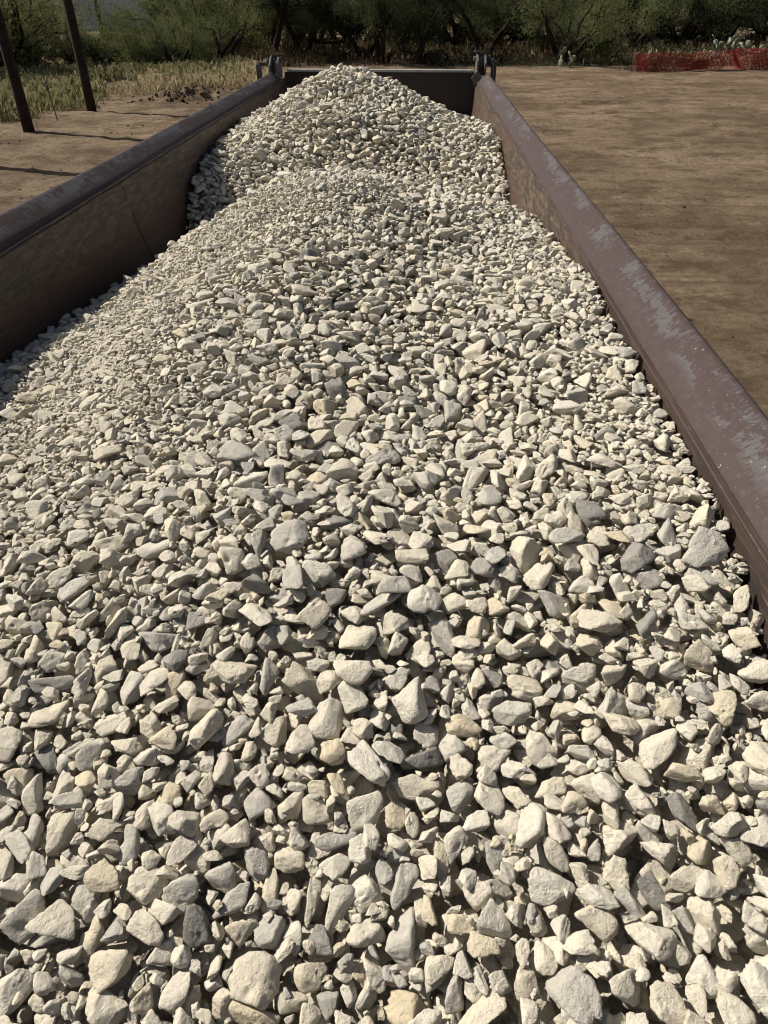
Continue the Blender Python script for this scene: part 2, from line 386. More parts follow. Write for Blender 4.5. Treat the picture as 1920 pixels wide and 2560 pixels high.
# keep local z comparable in the wall shader: object space z of the bed parts = height above (CAM_Z-1.75)
ZO = CAM_Z - 1.75
def bed_part(name, mb, mat, parent=trailer, **kw):
    mb.V = [(x, y, z - ZO) for x, y, z in mb.V]
    o = mb.build(name, mat, parent, **kw); o.location = (0, 0, ZO); return o
NY = 40
ys = np.linspace(Y0, Y1, NY)
gw = np.random.default_rng(8)
for s in (-1, 1):
    # side sheet, slightly dented
    prof_i = [(s * x, zH(h)) for x, h in WALL]
    prof_o = [(s * (x + TH * (1 if k < 7 else 0.2)), zH(h) - TH * (0.2 if k < 4 else 1)) for k, (x, h) in enumerate(WALL)]
    f = fourier(20 + s, 10, 0.9, 2.0)
    V, Fc = [], []
    n = len(prof_i)
    for y in ys:
        for k, (x, z) in enumerate(prof_i): V.append((x + s * 0.004 * float(f(y, z)) * (0 < k < n - 1), y, z))
    for y in ys:
        for k, (x, z) in enumerate(prof_o): V.append((x, y, z))
    o2 = NY * n
    for j in range(NY - 1):
        for k in range(n - 1):
            a = j * n + k
            Fc.append((a, a + 1, a + n + 1, a + n)); Fc.append((o2 + a, o2 + a + n, o2 + a + n + 1, o2 + a + 1))
    mb = MB(); mb.add(V, Fc)
    sw = bed_part('side_wall', mb, M['wall'], smooth=True)
    sw['label'] = 'rust brown side sheet in its own shade' if s < 0 else 'sunlit scraped side sheet'
    # top rail: sloped inward, rounded outer corner
    rp = [(1.158, 0.838), (1.164, 0.832), (1.174, 0.822), (1.181, 0.813), (1.190, 0.806), (1.256, 0.758), (1.268, 0.752), (1.279, 0.756), (1.283, 0.764), (1.285, 0.775), (1.285, 0.90), (1.172, 0.90), (1.172, 0.838)]
    mb = MB()
    poly = [(s * x, zH(h)) for x, h in rp]
    yr = np.linspace(Y0, 9.42, 60); n = len(poly)
    fx, fz = fourier(31 + s, 14, 1.2, 1.2), fourier(41 + s, 14, 1.2, 1.2)
    V = []
    for y in yr:
        for k, (x, z) in enumerate(poly):
            top = 1 if 1 < k < 10 else 0
            V.append((x + top * 0.0035 * float(fx(y * 1.5, 0)), y + (0.16 * (abs(x) - 1.15) / 0.13 - 0.05) * (y > 9.4), z + top * 0.0035 * float(fz(y * 1.5, 1))))
    Fc = [(j * n + k, j * n + (k + 1) % n, (j + 1) * n + (k + 1) % n, (j + 1) * n + k) for j in range(len(yr) - 1) for k in range(n)]
    Fc += [tuple(range(n - 1, -1, -1)), tuple((len(yr) - 1) * n + k for k in range(n))]
    mb.add(V, Fc)
    rl = bed_part('top_rail', mb, M['rail'], smooth=True)
    rl['label'] = 'dark shaded top rail' if s < 0 else 'sunlit plum brown top rail with worn grey patches'
    mb = MB(); mb.tube([(s * 1.156, y, zH(0.840) + 0.002 * math.sin(y * 9)) for y in np.linspace(Y0, 9.4, 80)], 0.0045, 6)
    bed_part('weld_bead', mb, M['rail'], smooth=True)
    # vertical weld seams between sheets
    for y in (4.05,):
        mb = MB(); mb.tube([(s * (x - 0.001), y + 0.05 * k, zH(h)) for k, (x, h) in enumerate(WALL[:6])], 0.0025, 6)
        bed_part('sheet_seam', mb, M['wall'], smooth=True)
    # outside ribs
    for y in np.arange(-0.6, 9.5, 0.95):
        mb = MB(); mb.prism([(s * 1.186, zH(0.903)), (s * 1.26, zH(0.903)), (s * 1.21, zH(1.50)), (s * 1.112, zH(1.50))], y - 0.04, y + 0.04)
        bed_part('rib', mb, M['rail'])
# bulkhead behind the camera, floor beam and running gear
half = [(x, zH(h)) for x, h in WALL]
mb = MB(); mb.prism([(-x, z) for x, z in half] + [(x, z) for x, z in half[::-1][1:]], Y0 - 0.03, Y0 - 0.004)
bed_part('front_bulkhead', mb, M['wall'])
for s in (-1, 1):
    mb = MB(); mb.box((s * 0.42, 4.4, 1.22), (0.16, 10.2, 0.30)); bed_part('chassis_beam', mb, M['gate'])
    for y in (7.4, 8.7):
        wh = MB(); wh.tube([(s * 0.78, y, 0.5), (s * 0.80, y, 0.5), (s * 1.18, y, 0.5), (s * 1.22, y, 0.5)], [0.44, 0.5, 0.5, 0.44], 28)
        t = bed_part('wheel', wh, M['tyre'], smooth=False)
        hb = MB(); hb.tube([(s * 1.19, y, 0.5), (s * 1.235, y, 0.5)], [0.29, 0.26], 24); h = hb.build('rim', M['steel'], t); h.location = (0, 0, -ZO)
    mb = MB(); mb.tube([(s * 0.55, -0.4, 0.02), (s * 0.55, -0.4, 1.2)], 0.06, 10); bed_part('landing_leg', mb, M['gate'])
for y in (7.4, 8.7):
    mb = MB(); mb.tube([(-0.8, y, 0.5), (0.8, y, 0.5)], 0.07, 10); bed_part('axle', mb, M['gate'])
    for x in (-0.42, 0.42): bed_part('spring_hanger', MB().box((x, y, 0.8), (0.1, 0.5, 0.6)), M['gate'])
# tailgate
mb = MB(); mb.prism([(-x * 1.012, z) for x, z in [(1.15, zH(0.775))] + half] + [(x * 1.012, z) for x, z in half[::-1][1:] + [(1.15, zH(0.775))]], 9.80, 9.83)
tg = bed_part('tailgate', mb, M['gate'])
mb = MB(); mb.prism([(-1.13, zH(0.772)), (1.13, zH(0.772)), (1.13, zH(0.747)), (-1.13, zH(0.747))], 9.775, 9.875)
o = mb.build('top_edge', M['edge'], tg, bevel=0.006); o.location = (0, 0, -ZO)
for x in (-0.75, -0.25, 0.25, 0.75):
    mb = MB(); mb.box((x, 9.87, zH(1.35)), (0.08, 0.075, 1.1)); o = mb.build('stiffener', M['gate'], tg); o.location = (0, 0, -ZO)
# hinge brackets at the two rear corners
for s in (-1, 1):
    mb = MB()   # cheek plates carrying the gate pin
    for dx in (-0.045, 0.045):
        mb.prism_x([(9.50, zH(0.80)), (9.52, zH(0.66)), (9.66, zH(0.585)), (9.80, zH(0.572)), (9.84, zH(0.62)), (9.82, zH(0.80))], s * 1.20 + dx - 0.010, s * 1.20 + dx + 0.010)
    br = bed_part('hinge_bracket', mb, M['steel'], bevel=0.003)
    if s < 0: br.location = (-0.05, 0, ZO - 0.03)
    for nm, build in (('cap_plate', lambda q: q.box((s * 1.185, 9.74, zH(0.562)), (0.13, 0.13, 0.014), Euler((R(-4), R(4 * s), 0)))),
                      ('pin', lambda q: q.tube([(s * 1.11, 9.72, zH(0.63)), (s * 1.29, 9.72, zH(0.63))], 0.024, 12)),
                      ('lug', lambda q: q.prism_x([(9.66, zH(0.70)), (9.66, zH(0.61)), (9.72, zH(0.585)), (9.78, zH(0.61)), (9.80, zH(0.80)), (9.74, zH(0.80))], s * 1.20 - 0.03, s * 1.20 + 0.03)),
                      ('strut', lambda q: q.box((s * 1.155, 9.52, zH(0.73)), (0.022, 0.03, 0.20), Euler((R(6), 0, 0)))),
                      ('gusset', lambda q: q.prism([(s * 1.08, zH(0.80)), (s * 1.15, zH(0.725)), (s * 1.205, zH(0.79)), (s * 1.14, zH(0.90))], 9.44, 9.456)),
                      ('nut', lambda q: q.tube([(s * 1.285, 9.72, zH(0.63)), (s * 1.31, 9.72, zH(0.63))], 0.036, 6))):
        q = MB(); build(q); o = q.build(nm, M['steel'], br, bevel=0.002); o.location = (0, 0, -ZO)
    for x, y, h0, h1 in ((1.335 + 0.10 * (s < 0), 9.66, 0.625 + 0.04 * (s < 0), 1.95), (1.372 + 0.10 * (s < 0), 9.70, 0.65 + 0.04 * (s < 0), 1.95)):
        q = MB(); q.box((s * x, y, zH((h0 + h1) / 2)), (0.028, 0.06, h1 - h0)); o = bed_part('corner_post', q, M['steel'], bevel=0.003)
    q = MB(); q.box((s * (1.325 + 0.05 * (s < 0)), 9.70, zH(0.69)), (0.045 + 0.1 * (s < 0), 0.04, 0.04)); bed_part('post_tie', q, M['steel'], bevel=0.003)

# ------------------------------------------------------------------ the load: surface of the heap
CTRL = []   # x, y, drop below the camera
for y, h in ((-0.9, 1.45), (0.3, 1.12), (0.84, 0.955), (1.2, 0.88), (1.7, 0.85), (2.5, 0.855), (3.1, 0.89), (4.0, 1.03), (4.6, 1.19), (5.2, 1.10), (5.8, 1.0), (6.6, 0.95), (7.6, 1.05), (9.7, 1.24)):
    CTRL.append((0.64, y, h))
for y, h in ((-0.9, 1.5), (0.3, 1.38), (1.0, 1.27), (2.4, 1.17), (3.0, 1.22), (3.8, 1.31), (4.7, 1.37), (5.2, 1.12), (5.7, 1.0), (6.4, 0.95), (7.6, 1.02), (9.7, 1.22)):
    CTRL.append((-1.62, y, h))
CTRL += [(-0.4, -0.9, 1.60), (-0.4, 0.2, 1.38), (-0.4, 0.45, 1.27), (-0.4, 1.16, 1.045),
         (-1.05, 1.7, 1.07), (-0.4, 1.75, 0.945), (0.2, 1.75, 0.93), (-1.0, 2.4, 0.99), (-0.4, 2.4, 0.85), (0.2, 2.4, 0.875),
         (-1.0, 3.0, 0.955), (-0.4, 3.05, 0.755), (0.17, 3.0, 0.84), (-1.25, 3.75, 1.07), (-1.0, 3.75, 0.93), (-0.75, 3.75, 0.785), (-0.4, 3.75, 0.702), (0.0, 3.75, 0.778), (0.33, 3.75, 0.86),
         (-1.0, 4.3, 1.10), (-0.4, 4.3, 0.90), (0.2, 4.3, 0.97), (-1.0, 5.0, 1.26), (-0.4, 4.95, 1.24), (0.2, 4.95, 1.19),
         (-1.1, 6.0, 0.90), (-0.62, 6.0, 0.83), (0.0, 6.0, 0.90), (-1.3, 7.0, 0.805), (-1.1, 7.0, 0.70), (-0.68, 7.0, 0.535), (-0.3, 7.0, 0.622), (0.0, 7.0, 0.735), (0.3, 7.0, 0.86),
         (-1.1, 8.3, 0.97), (-0.6, 8.3, 0.93), (0.0, 8.3, 1.02), (-0.5, 9.7, 1.24)]
CTRL = np.array(CTRL)
def tps_fit(P, h, lam=2e-4):
    n = len(P); d2 = ((P[:, None] - P[None]) ** 2).sum(-1); K = np.where(d2 > 0, 0.5 * d2 * np.log(d2 + 1e-20), 0) + lam * np.eye(n)
    A = np.zeros((n + 3, n + 3)); A[:n, :n] = K; A[:n, n:] = np.c_[np.ones(n), P]; A[n:, :n] = A[:n, n:].T
    return np.linalg.solve(A, np.r_[h, 0, 0, 0])
TP = CTRL[:, :2] * np.array([1.0, 0.9]); TW = tps_fit(TP, CTRL[:, 2])
def tps(x, y):
    x = np.asarray(x, float).ravel(); y = np.asarray(y, float).ravel() * 0.9
    d2 = (x[:, None] - TP[:, 0]) ** 2 + (y[:, None] - TP[:, 1]) ** 2
    return np.where(d2 > 0, 0.5 * d2 * np.log(d2 + 1e-20), 0) @ TW[:-3] + TW[-3] + TW[-2] * x + TW[-1] * y
CELL = 0.006
XA, YA = -1.66, -0.55
NXc, NYc = int(2.34 / CELL), int((9.80 - YA) / CELL)
cx = XA + (np.arange(NXc) + 0.5) * CELL; cy = YA + (np.arange(NYc) + 0.5) * CELL
sx_, sy_ = cx[::8], cy[::8]
coarse = tps(*np.meshgrid(sx_, sy_)).reshape(len(sy_), len(sx_))
tmp = np.stack([np.interp(cx, sx_, r) for r in coarse])
HT = np.stack([np.interp(cy, sy_, tmp[:, k]) for k in range(NXc)], 1)            # (NYc, NXc)
wob = fourier(77, 30, 5.0, 5.0)
TGT = CAM_Z - HT + 0.012 * wob(cx[None, :], cy[:, None])
def target(x, y):
    i = int(min(max((y - YA) / CELL, 0), NYc - 1)); j = int(min(max((x - XA) / CELL, 0), NXc - 1)); return TGT[i, j]
# where crushed fines gather: on the left flank of the middle mound, along the right wall, in patches on its crest
fz1 = fourier(78, 20, 2.6, 2.6)
XX, YY = cx[None, :], cy[:, None]
FINE = 0.95 * np.exp(-((XX + 1.05) / 0.42) ** 2 - ((YY - 2.35) / 0.95) ** 2) + 0.6 * np.exp(-((XX - 0.55) / 0.13) ** 2 - ((YY - 2.2) / 1.1) ** 2) + 0.35 * np.exp(-((XX + 0.75) / 0.5) ** 2 - ((YY - 3.3) / 0.5) ** 2)
FINE = np.clip(FINE + 0.16 * fz1(XX, YY) * (FINE > 0.08), 0, 1)

# ------------------------------------------------------------------ stone shapes
def ico(sub):
    bm = bmesh.new(); bmesh.ops.create_icosphere(bm, subdivisions=sub, radius=1.0)
    V = np.array([v.co for v in bm.verts]); Fc = np.array([[v.index for v in f.verts] for f in bm.faces]); bm.free()
    return V / np.linalg.norm(V, axis=1, keepdims=True), Fc
I5, F5 = ico(5); I4, F4 = ico(4); I3, F3 = ico(3)
def stone_fn(seed):
    g = np.random.default_rng(1000 + seed)
    npl = int(g.integers(8, 15)); n = g.normal(size=(npl, 3)); n /= np.linalg.norm(n, axis=1, keepdims=True)
    d = g.uniform(0.40, 0.95, npl)
    worn = g.random()
    p = 18 + 24 * worn if g.random() < 0.14 else 80 + 120 * worn
    K1 = g.normal(size=(16, 3)) * 2.6; h1 = g.uniform(0, 6.28, 16)
    K2 = g.normal(size=(26, 3)) * 8.0; h2 = g.uniform(0, 6.28, 26)
    K3 = g.normal(size=(30, 3)) * 20.0; h3 = g.uniform(0, 6.28, 30)
    chips = [(g.normal(size=3), g.uniform(0.08, 0.24), g.uniform(0.30, 0.70)) for _ in range(int(g.integers(0, 4)))]
    st = g.uniform(0, 0.03)
    sd_ = g.normal(size=3); sd_ /= np.linalg.norm(sd_)
    def f(D):
        q = np.clip(D @ (n / d[:, None]).T, 0, None)
        ball = 0.74
        r = 1.0 / ((q ** p).sum(1) + ball ** p) ** (1.0 / p)
        for c, a, wd in chips:
            c = c / np.linalg.norm(c); ang = np.arccos(np.clip(D @ c, -1, 1)); t = np.clip(1 - (ang / wd) ** 2, 0, 1); r = r - a * t
        P = D * r[:, None]
        r = r + 0.016 * np.sin(P @ K1.T + h1).sum(1) / 2.8 + 0.015 * np.sin(P @ K2.T + h2).sum(1) / 3.6 + 0.0105 * np.sin(P @ K3.T + h3).sum(1) / 3.9
        P = D * r[:, None]
        P = P + sd_[None] * (st * np.tanh(4 * np.sin(P @ sd_ * 13)))[:, None]        # bedding steps
        return P
    return f
NSH = 56
SH_HI, SH_LO, SH_LO2 = [], [], []
for k in range(NSH):
    f = stone_fn(k)
    P = f(I4); lo, hi = P.min(0), P.max(0)
    nrm = lambda A: (A - (lo + hi) / 2) / (hi - lo)
    me = quads_mesh('stone', nrm(P), F4, M['stone'], True)
    SH_HI.append(me); SH_LO.append((nrm(P), nrm(f(I3))))
    SH_LO2.append(nrm(f(I3))[::4])

# ------------------------------------------------------------------ packing the stones
HM = TGT - 0.080                                   # what the loose layer lies on
HM[:, 0:2] = 9; HM[:, -2:] = 9
# the side sheets lean in below the rail
for i in range(0, NYc):
    pass
xl = CX - (wall_x(CAM_Z - TGT[:, 8]) - 0.004); xr = CX + (wall_x(CAM_Z - TGT[:, -8]) - 0.004)
HM = np.where((cx[None, :] < xl[:, None]) | (cx[None, :] > xr[:, None]), 9.0, HM)
IDM = np.full(HM.shape, -1, np.int32)
ST = []                     # stones: (shape, loc, rotation matrix, dims, tint, hero)
def footprint(sh, Rm, dims):
    big = max(dims)
    P = SH_LO[sh][0] if big > 0.075 else (SH_LO[sh][1] if big > 0.03 else SH_LO2[sh])
    P = (P * dims) @ Rm.T
    x0 = P[:, 0].min(); y0 = P[:, 1].min()
    ix = ((P[:, 0] - x0) / CELL).astype(np.int32); iy = ((P[:, 1] - y0) / CELL).astype(np.int32)
    w_ = ix.max() + 1; h_ = iy.max() + 1; k = iy * w_ + ix; o = np.argsort(P[:, 2]); ko = k[o]; z = P[o, 2]
    top = np.full(w_ * h_, -9.0); bot = np.full(w_ * h_, 9.0)
    top[ko] = z; bot[ko[::-1]] = z[::-1]
    return x0, y0, top.reshape(h_, w_), bot.reshape(h_, w_)
def stamp(i0, j0, top, z, sid):
    h_, w_ = top.shape
    sl = (slice(i0, i0 + h_), slice(j0, j0 + w_))
    t = np.where(top > -8, top + z, -9.0); cur = HM[sl]; up = t > cur
    cur[up] = t[up]; IDM[sl][up] = sid
def rot_rand(g, tilt):
    a = g.uniform(0, 6.283); t = abs(g.normal()) * tilt; b = g.uniform(0, 6.283); yaw_ = g.uniform(0, 6.283)
    ax = Vector((math.cos(b), math.sin(b), 0))
    Mx = Matrix.Rotation(t, 3, ax) @ Matrix.Rotation(yaw_, 3, 'Z')
    if g.random() < 0.5: Mx = Mx @ Matrix.Rotation(math.pi, 3, 'X')
    return np.array(Mx)
TONE = {'d': 0.06, 'g': 0.31, 'w': 0.52, 'c': 0.70, 'y': 0.90}
# notable stones measured in the photo, per enlarged window: centre, long, short, angle, tone
HERO = {
 (0, 1280): "360,220,170,110,25,c 325,340,150,120,10,g 670,165,160,85,5,w 675,565,200,90,-5,g 1165,555,130,110,80,g 1165,710,170,90,-80,g 1320,740,210,110,-35,c 1410,890,180,150,80,w 230,745,200,75,0,g 575,765,150,110,70,g 755,755,170,95,70,y 455,690,130,115,30,c 940,700,130,100,40,c 880,850,130,110,0,c 1025,945,160,100,50,g 1200,940,140,120,60,c 1360,270,150,130,-40,w 1255,110,190,150,40,g 1450,40,150,80,20,d 1450,375,95,90,0,d 765,360,130,65,55,y 890,340,120,90,10,g 190,430,120,90,15,c 155,600,120,90,60,c 400,1050,150,120,30,w 215,1060,150,110,-20,d 645,1055,130,90,0,w 1430,1040,130,110,10,y 510,910,200,90,20,c",
 (960, 1280): "290,225,150,110,-70,d 315,395,145,100,0,c 270,545,190,95,-65,g 600,190,170,150,60,c 725,405,170,110,-20,g 1220,110,150,100,-70,g 1015,330,130,110,70,w 1150,500,150,110,40,d 400,500,130,110,20,y 605,765,165,110,-15,c 550,870,175,110,-5,g 840,720,155,140,0,w 990,705,130,90,0,c 1360,640,150,130,-50,c 1250,680,140,85,-15,w 1240,840,120,110,50,y 1140,945,140,120,0,c 1410,865,130,80,-5,g 665,1020,160,120,-60,c 300,1015,130,130,0,w 175,1065,185,100,0,d 480,1060,150,110,10,c 65,720,130,90,30,g 780,855,135,90,5,c 1000,840,170,120,60,g 1360,290,140,110,-60,g 1275,425,120,95,-80,w 1550,350,150,100,-20,w 845,1050,130,85,0,w",
 (960, 1920): "140,85,210,110,-10,c 325,120,140,110,50,g 720,90,140,110,60,c 875,90,130,130,0,c 60,205,115,110,0,y 400,235,130,110,70,w 1030,310,170,140,0,c 740,370,170,90,-70,c 490,405,180,95,-80,g 250,390,190,80,-75,y 90,510,190,115,85,g 400,540,140,130,60,c 720,520,215,140,-15,w 920,670,165,160,20,c 70,745,260,135,-88,g 480,675,180,150,-40,w 430,770,150,110,-30,y 1080,620,230,80,-60,g 1160,535,200,100,-70,d 1310,480,170,115,-5,c 1390,640,170,130,-70,c 1300,210,220,90,-60,d 1360,355,130,120,0,y 1515,360,130,130,0,c 1040,950,150,140,-80,c 1380,895,160,135,70,w 1480,960,180,120,70,c 1225,1020,190,140,-55,c 310,980,170,95,70,g 100,1040,200,140,-20,y 610,930,150,110,-80,c 1010,455,140,130,50,c 1290,660,140,95,-80,g 830,1070,150,80,0,w",
 (0, 1920): "150,115,180,130,85,w 270,275,200,130,75,c 560,65,145,110,20,g 630,210,140,95,50,c 145,285,150,100,65,g 460,260,175,95,15,c 565,335,165,105,75,g 725,140,160,90,60,y 1125,155,145,145,0,g 1255,170,170,105,60,c 1375,175,140,130,0,c 1580,190,165,160,0,w 940,290,120,130,80,w 1455,310,210,85,5,g 60,510,150,130,-20,w 130,640,200,165,35,g 375,555,165,125,60,g 640,500,170,150,0,c 785,540,175,165,0,w 710,630,160,120,0,w 860,680,180,130,90,d 955,480,140,140,0,g 1010,570,220,100,60,g 1170,530,180,75,75,c 1355,575,200,75,90,c 1565,555,170,140,35,c 1460,620,250,110,75,w 405,730,170,110,50,y 1175,705,150,140,-30,g 1400,760,150,130,-20,d 1110,905,240,220,20,c 485,870,220,170,15,c 60,950,200,150,50,w 315,900,110,110,0,g 1345,895,150,120,15,y 1100,1065,240,120,0,y 770,960,180,110,60,w 820,1010,150,70,60,y 965,1020,130,110,60,c 1590,970,140,100,70,w 460,1020,190,160,-50,c 1265,1005,140,90,10,c 1585,720,150,140,40,c",
 (300, 640): "500,870,170,130,-40,g 615,860,140,90,75,w 755,735,140,100,-5,d 945,590,130,90,-60,d 1020,665,140,90,-70,c 885,670,110,100,0,y 980,755,120,90,15,c 1140,890,140,110,40,g 570,975,160,100,15,w 600,1050,130,100,10,g 215,1040,130,95,0,g 860,975,110,105,0,y 810,1055,115,95,0,g 480,720,130,75,-15,w 895,830,130,60,20,d 1240,635,90,75,0,d 1310,685,110,60,-25,d 985,465,120,75,-10,g 835,480,120,65,0,w 350,215,130,60,10,w 340,110,120,60,30,c 430,105,100,80,20,c 605,55,130,65,0,w 340,500,90,80,0,c 965,220,130,70,30,d 795,155,120,60,0,c 1555,730,140,95,80,c 1430,680,120,100,60,g 1545,415,130,100,40,c 1530,980,160,90,70,w",
}
def hit(u, v):
    d = ray(u, v); t = 0.25
    for _ in range(4000):
        p = d * t
        if YA < p[1] < 9.7 and CAM_Z + p[2] < target(p[0], p[1]): return p + np.array([0, 0, CAM_Z]), t
        t += 0.004
    return None, None
HLO = HHI = 0
gq = np.random.default_rng(33)
def try_drop(sz, xs, ysn, tol, flat=0.5, hero_cover=0.30):
    g = gq
    r = g.random()
    dims = np.array([sz * g.uniform(1.05, 1.55), sz * g.uniform(0.78, 1.05), sz * (g.uniform(0.36, 0.58) if r < 0.25 else g.uniform(0.58, 0.95))])
    sh = int(g.integers(NSH)); Rm = rot_rand(g, flat)
    x0, y0, top, bot = footprint(sh, Rm, dims)
    h_, w_ = top.shape; best = None; valid = bot < 8
    for x, y in zip(xs, ysn):
        i0 = int((y + y0 - YA) / CELL); j0 = int((x + x0 - XA) / CELL)
        if i0 < 0 or j0 < 0 or i0 + h_ >= NYc or j0 + w_ >= NXc: continue
        hm = HM[i0:i0 + h_, j0:j0 + w_]
        z = (hm - bot)[valid].max() - 0.13 * min(sz, dims[2])
        if z > 6: continue
        tg_ = TGT[min(i0 + h_ // 2, NYc - 1), min(j0 + w_ // 2, NXc - 1)]
        sc = z + top.max() - tg_
        if best is None or sc < best[0]: best = (sc, z, i0, j0)
    if best is None or best[0] > tol: return False
    sc, z, i0, j0 = best
    if sz > 0.02:
        idm = IDM[i0:i0 + h_, j0:j0 + w_]
        if ((idm >= HLO) & (idm < HHI) & valid).sum() > hero_cover * valid.sum(): return False
    sid = len(ST)
    q = g.random()
    tint = np.clip(g.normal(0.32, 0.05) if q < 0.12 else (g.normal(0.08, 0.05) if q < 0.135 else (g.normal(0.88, 0.05) if q < 0.19 else g.normal(0.62, 0.09))), 0, 1)
    ST.append((sh, np.array([XA + j0 * CELL - x0, YA + i0 * CELL - y0, z]), Rm, dims, tint, False))
    stamp(i0, j0, top, z, sid)
    return True
def size_at(x, y, g):
    i = min(max(int((y - YA) / CELL), 0), NYc - 1); j = min(max(int((x - XA) / CELL), 0), NXc - 1)
    fz = FINE[i, j]
    if g.random() < fz * 0.92: return float(np.clip(g.lognormal(math.log(0.016), 0.40), 0.008, 0.04))
    if y > 4.6: return float(np.clip(g.lognormal(math.log(0.046), 0.28), 0.022, 0.075))
    if y > 2.9: return float(np.clip(g.lognormal(math.log(0.029), 0.42), 0.012, 0.06))
    return float(np.clip(g.lognormal(math.log(0.036 - 0.004 * max(0.0, y - 1.0)), 0.38), 0.015, 0.075 if y < 1.1 else 0.058))
def pack(n, K, spread, tol_rel, sizes=None, tol_abs=0.006, ylo=YA + 0.05, yhi=9.75, flat=0.5, weight=None):
    g = gq; ok = 0
    for _ in range(n):
        while True:
            x = g.uniform(XA + 0.03, 0.65); y = g.uniform(ylo, yhi)
            if weight is None: break
            i = min(int((y - YA) / CELL), NYc - 1); j = min(int((x - XA) / CELL), NXc - 1)
            if g.random() < weight[i, j]: break
        s_ = size_at(x, y, g) if sizes is None else float(g.uniform(*sizes))
        sp = spread if s_ > 0.03 else spread * 0.6
        xs = x + g.normal(size=K) * sp; yy = y + g.normal(size=K) * sp
        ok += try_drop(s_, xs, yy, tol_rel * s_ + tol_abs, flat)
    return ok
import time
t0 = time.time()
a0 = pack(7000, 3, 0.05, 0.0, sizes=(0.032, 0.068), tol_abs=-0.016, ylo=0.1, yhi=2.6)
HLO = len(ST)
gh = np.random.default_rng(21)
camR = np.array(Euler((R(90) - PITCH, 0, YAW)).to_matrix())
hero_specs = []
for (ou, ov), txt in HERO.items():
    for it in txt.split():
        a, b, lw, lh, an, tone = it.split(',')
        hero_specs.append((ou + float(a) * 0.5787, ov + float(b) * 0.5787, float(lw) * 0.5787, float(lh) * 0.5787, float(an), tone))
hero_specs.sort(key=lambda q: -q[1])
for u, v, lw, lh, an, tone in hero_specs:
    p, t = hit(u, v)
    if p is None: continue
    dep = t * np.linalg.norm(ray(u, v)) * 0 + pix(p)[2][0]
    L, B = 0.96 * lw / F_PX * dep, 0.96 * lh / F_PX * dep
    k_ = min(1.0, 0.125 / L); L, B = L * k_, B * k_
    T = min(B, L) * gh.uniform(0.55, 0.85)
    right, up = camR[:, 0], camR[:, 1]; back = camR[:, 2]
    n = back * 0.75 + np.array([0, 0, 1.0]) * 0.45 + gh.normal(size=3) * 0.12; n /= np.linalg.norm(n)
    la = right * math.cos(R(an)) + up * math.sin(R(an)); la = la - n * (la @ n); la /= np.linalg.norm(la)
    Rm = np.stack([la, np.cross(n, la), n], 1)
    sh = int(gh.integers(NSH)); dims = np.array([L * 1.03, B * 1.03, T])
    x0, y0, top, bot = footprint(sh, Rm, dims)
    c = p + n * T * 0.12
    i0 = int(round((c[1] + y0 - YA) / CELL)); j0 = int(round((c[0] + x0 - XA) / CELL))
    if i0 < 0 or j0 < 0 or i0 + top.shape[0] >= NYc or j0 + top.shape[1] >= NXc: continue
    area = HM[i0:i0 + top.shape[0], j0:j0 + top.shape[1]]
    if (area > 8).any(): continue
    sid = len(ST); tint = np.clip(TONE[tone] + gh.normal() * 0.05, 0, 1)
    ST.append((sh, c, Rm, dims, tint, True)); stamp(i0, j0, top, c[2], sid)
HHI = len(ST)
a1 = pack(9500, 4, 0.07, 0.55, ylo=4.4) + pack(19000, 4, 0.07, 0.55, ylo=0.05, yhi=4.6) + pack(1200, 3, 0.07, 0.55, yhi=0.1)
a2 = pack(14000, 5, 0.05, 0.35, sizes=(0.020, 0.042), ylo=0.1)
a2 += pack(16000, 5, 0.035, 0.36, sizes=(0.018, 0.046), ylo=0.15, yhi=1.7)
a3 = pack(12000, 4, 0.05, 0.7, sizes=(0.007, 0.019), ylo=0.2, yhi=4.6, weight=np.clip(FINE * 1.3, 0.0, 1))
a4 = pack(8000, 5, 0.04, 0.3, sizes=(0.010, 0.022), ylo=0.2, yhi=4.6)
print('packed', a0, a1, a2, a3, a4, len(ST), 'in', round(time.time() - t0, 1))

# ------------------------------------------------------------------ which stones show largest
vis = np.bincount(IDM[IDM >= 0], minlength=len(ST)).astype(float) * CELL * CELL
LOC = np.array([s[1] for s in ST]); DIM = np.array([s[3] for s in ST])
U_, V_, D_ = pix(LOC)
inview = (U_ > -25) & (U_ < 1945) & (V_ > 0) & (V_ < 2590) & (D_ > 0.1)
area = vis / D_ ** 2 * inview
area[HLO:HHI] *= 1.6
sel = np.argsort(-area)[:300]
chosen = np.zeros(len(ST), bool); chosen[sel] = True

# ------------------------------------------------------------------ labels for the single stones
def zone(x, y, u, v):
    if y > 4.75: return 'on the far mound before the tailgate'
    if x > 0.42: return 'lying close along the sunlit side wall'
    if v < 1000: return 'on the upper slope of the middle mound'
    if v < 1330: return 'half-way down the middle mound'
    if v < 1640: return 'in the middle of the near slope'
    if v < 1930: return 'on the lower part of the near slope'
    if v < 2250: return 'near the foot of the near slope'
    return 'at the bottom edge of the slope'
ORD = ['leftmost', 'second', 'third', 'fourth', 'fifth', 'sixth', 'seventh', 'eighth', 'ninth', 'tenth', 'eleventh', 'twelfth', 'thirteenth', 'fourteenth', 'fifteenth', 'sixteenth', 'seventeenth', 'eighteenth', 'nineteenth', 'twentieth']
def tone_word(t):
    return 'dark grey' if t < 0.13 else 'mid grey' if t < 0.38 else 'whitish' if t < 0.60 else 'cream' if t < 0.86 else 'yellowish'
def form_word(d):
    a, b, c = sorted(d)[::-1]
    if a / b > 1.55: return 'long'
    if c / b < 0.62: return 'slab-like'
    if a / b < 1.15: return 'roundish'
    return 'chunky'
buckets = {}
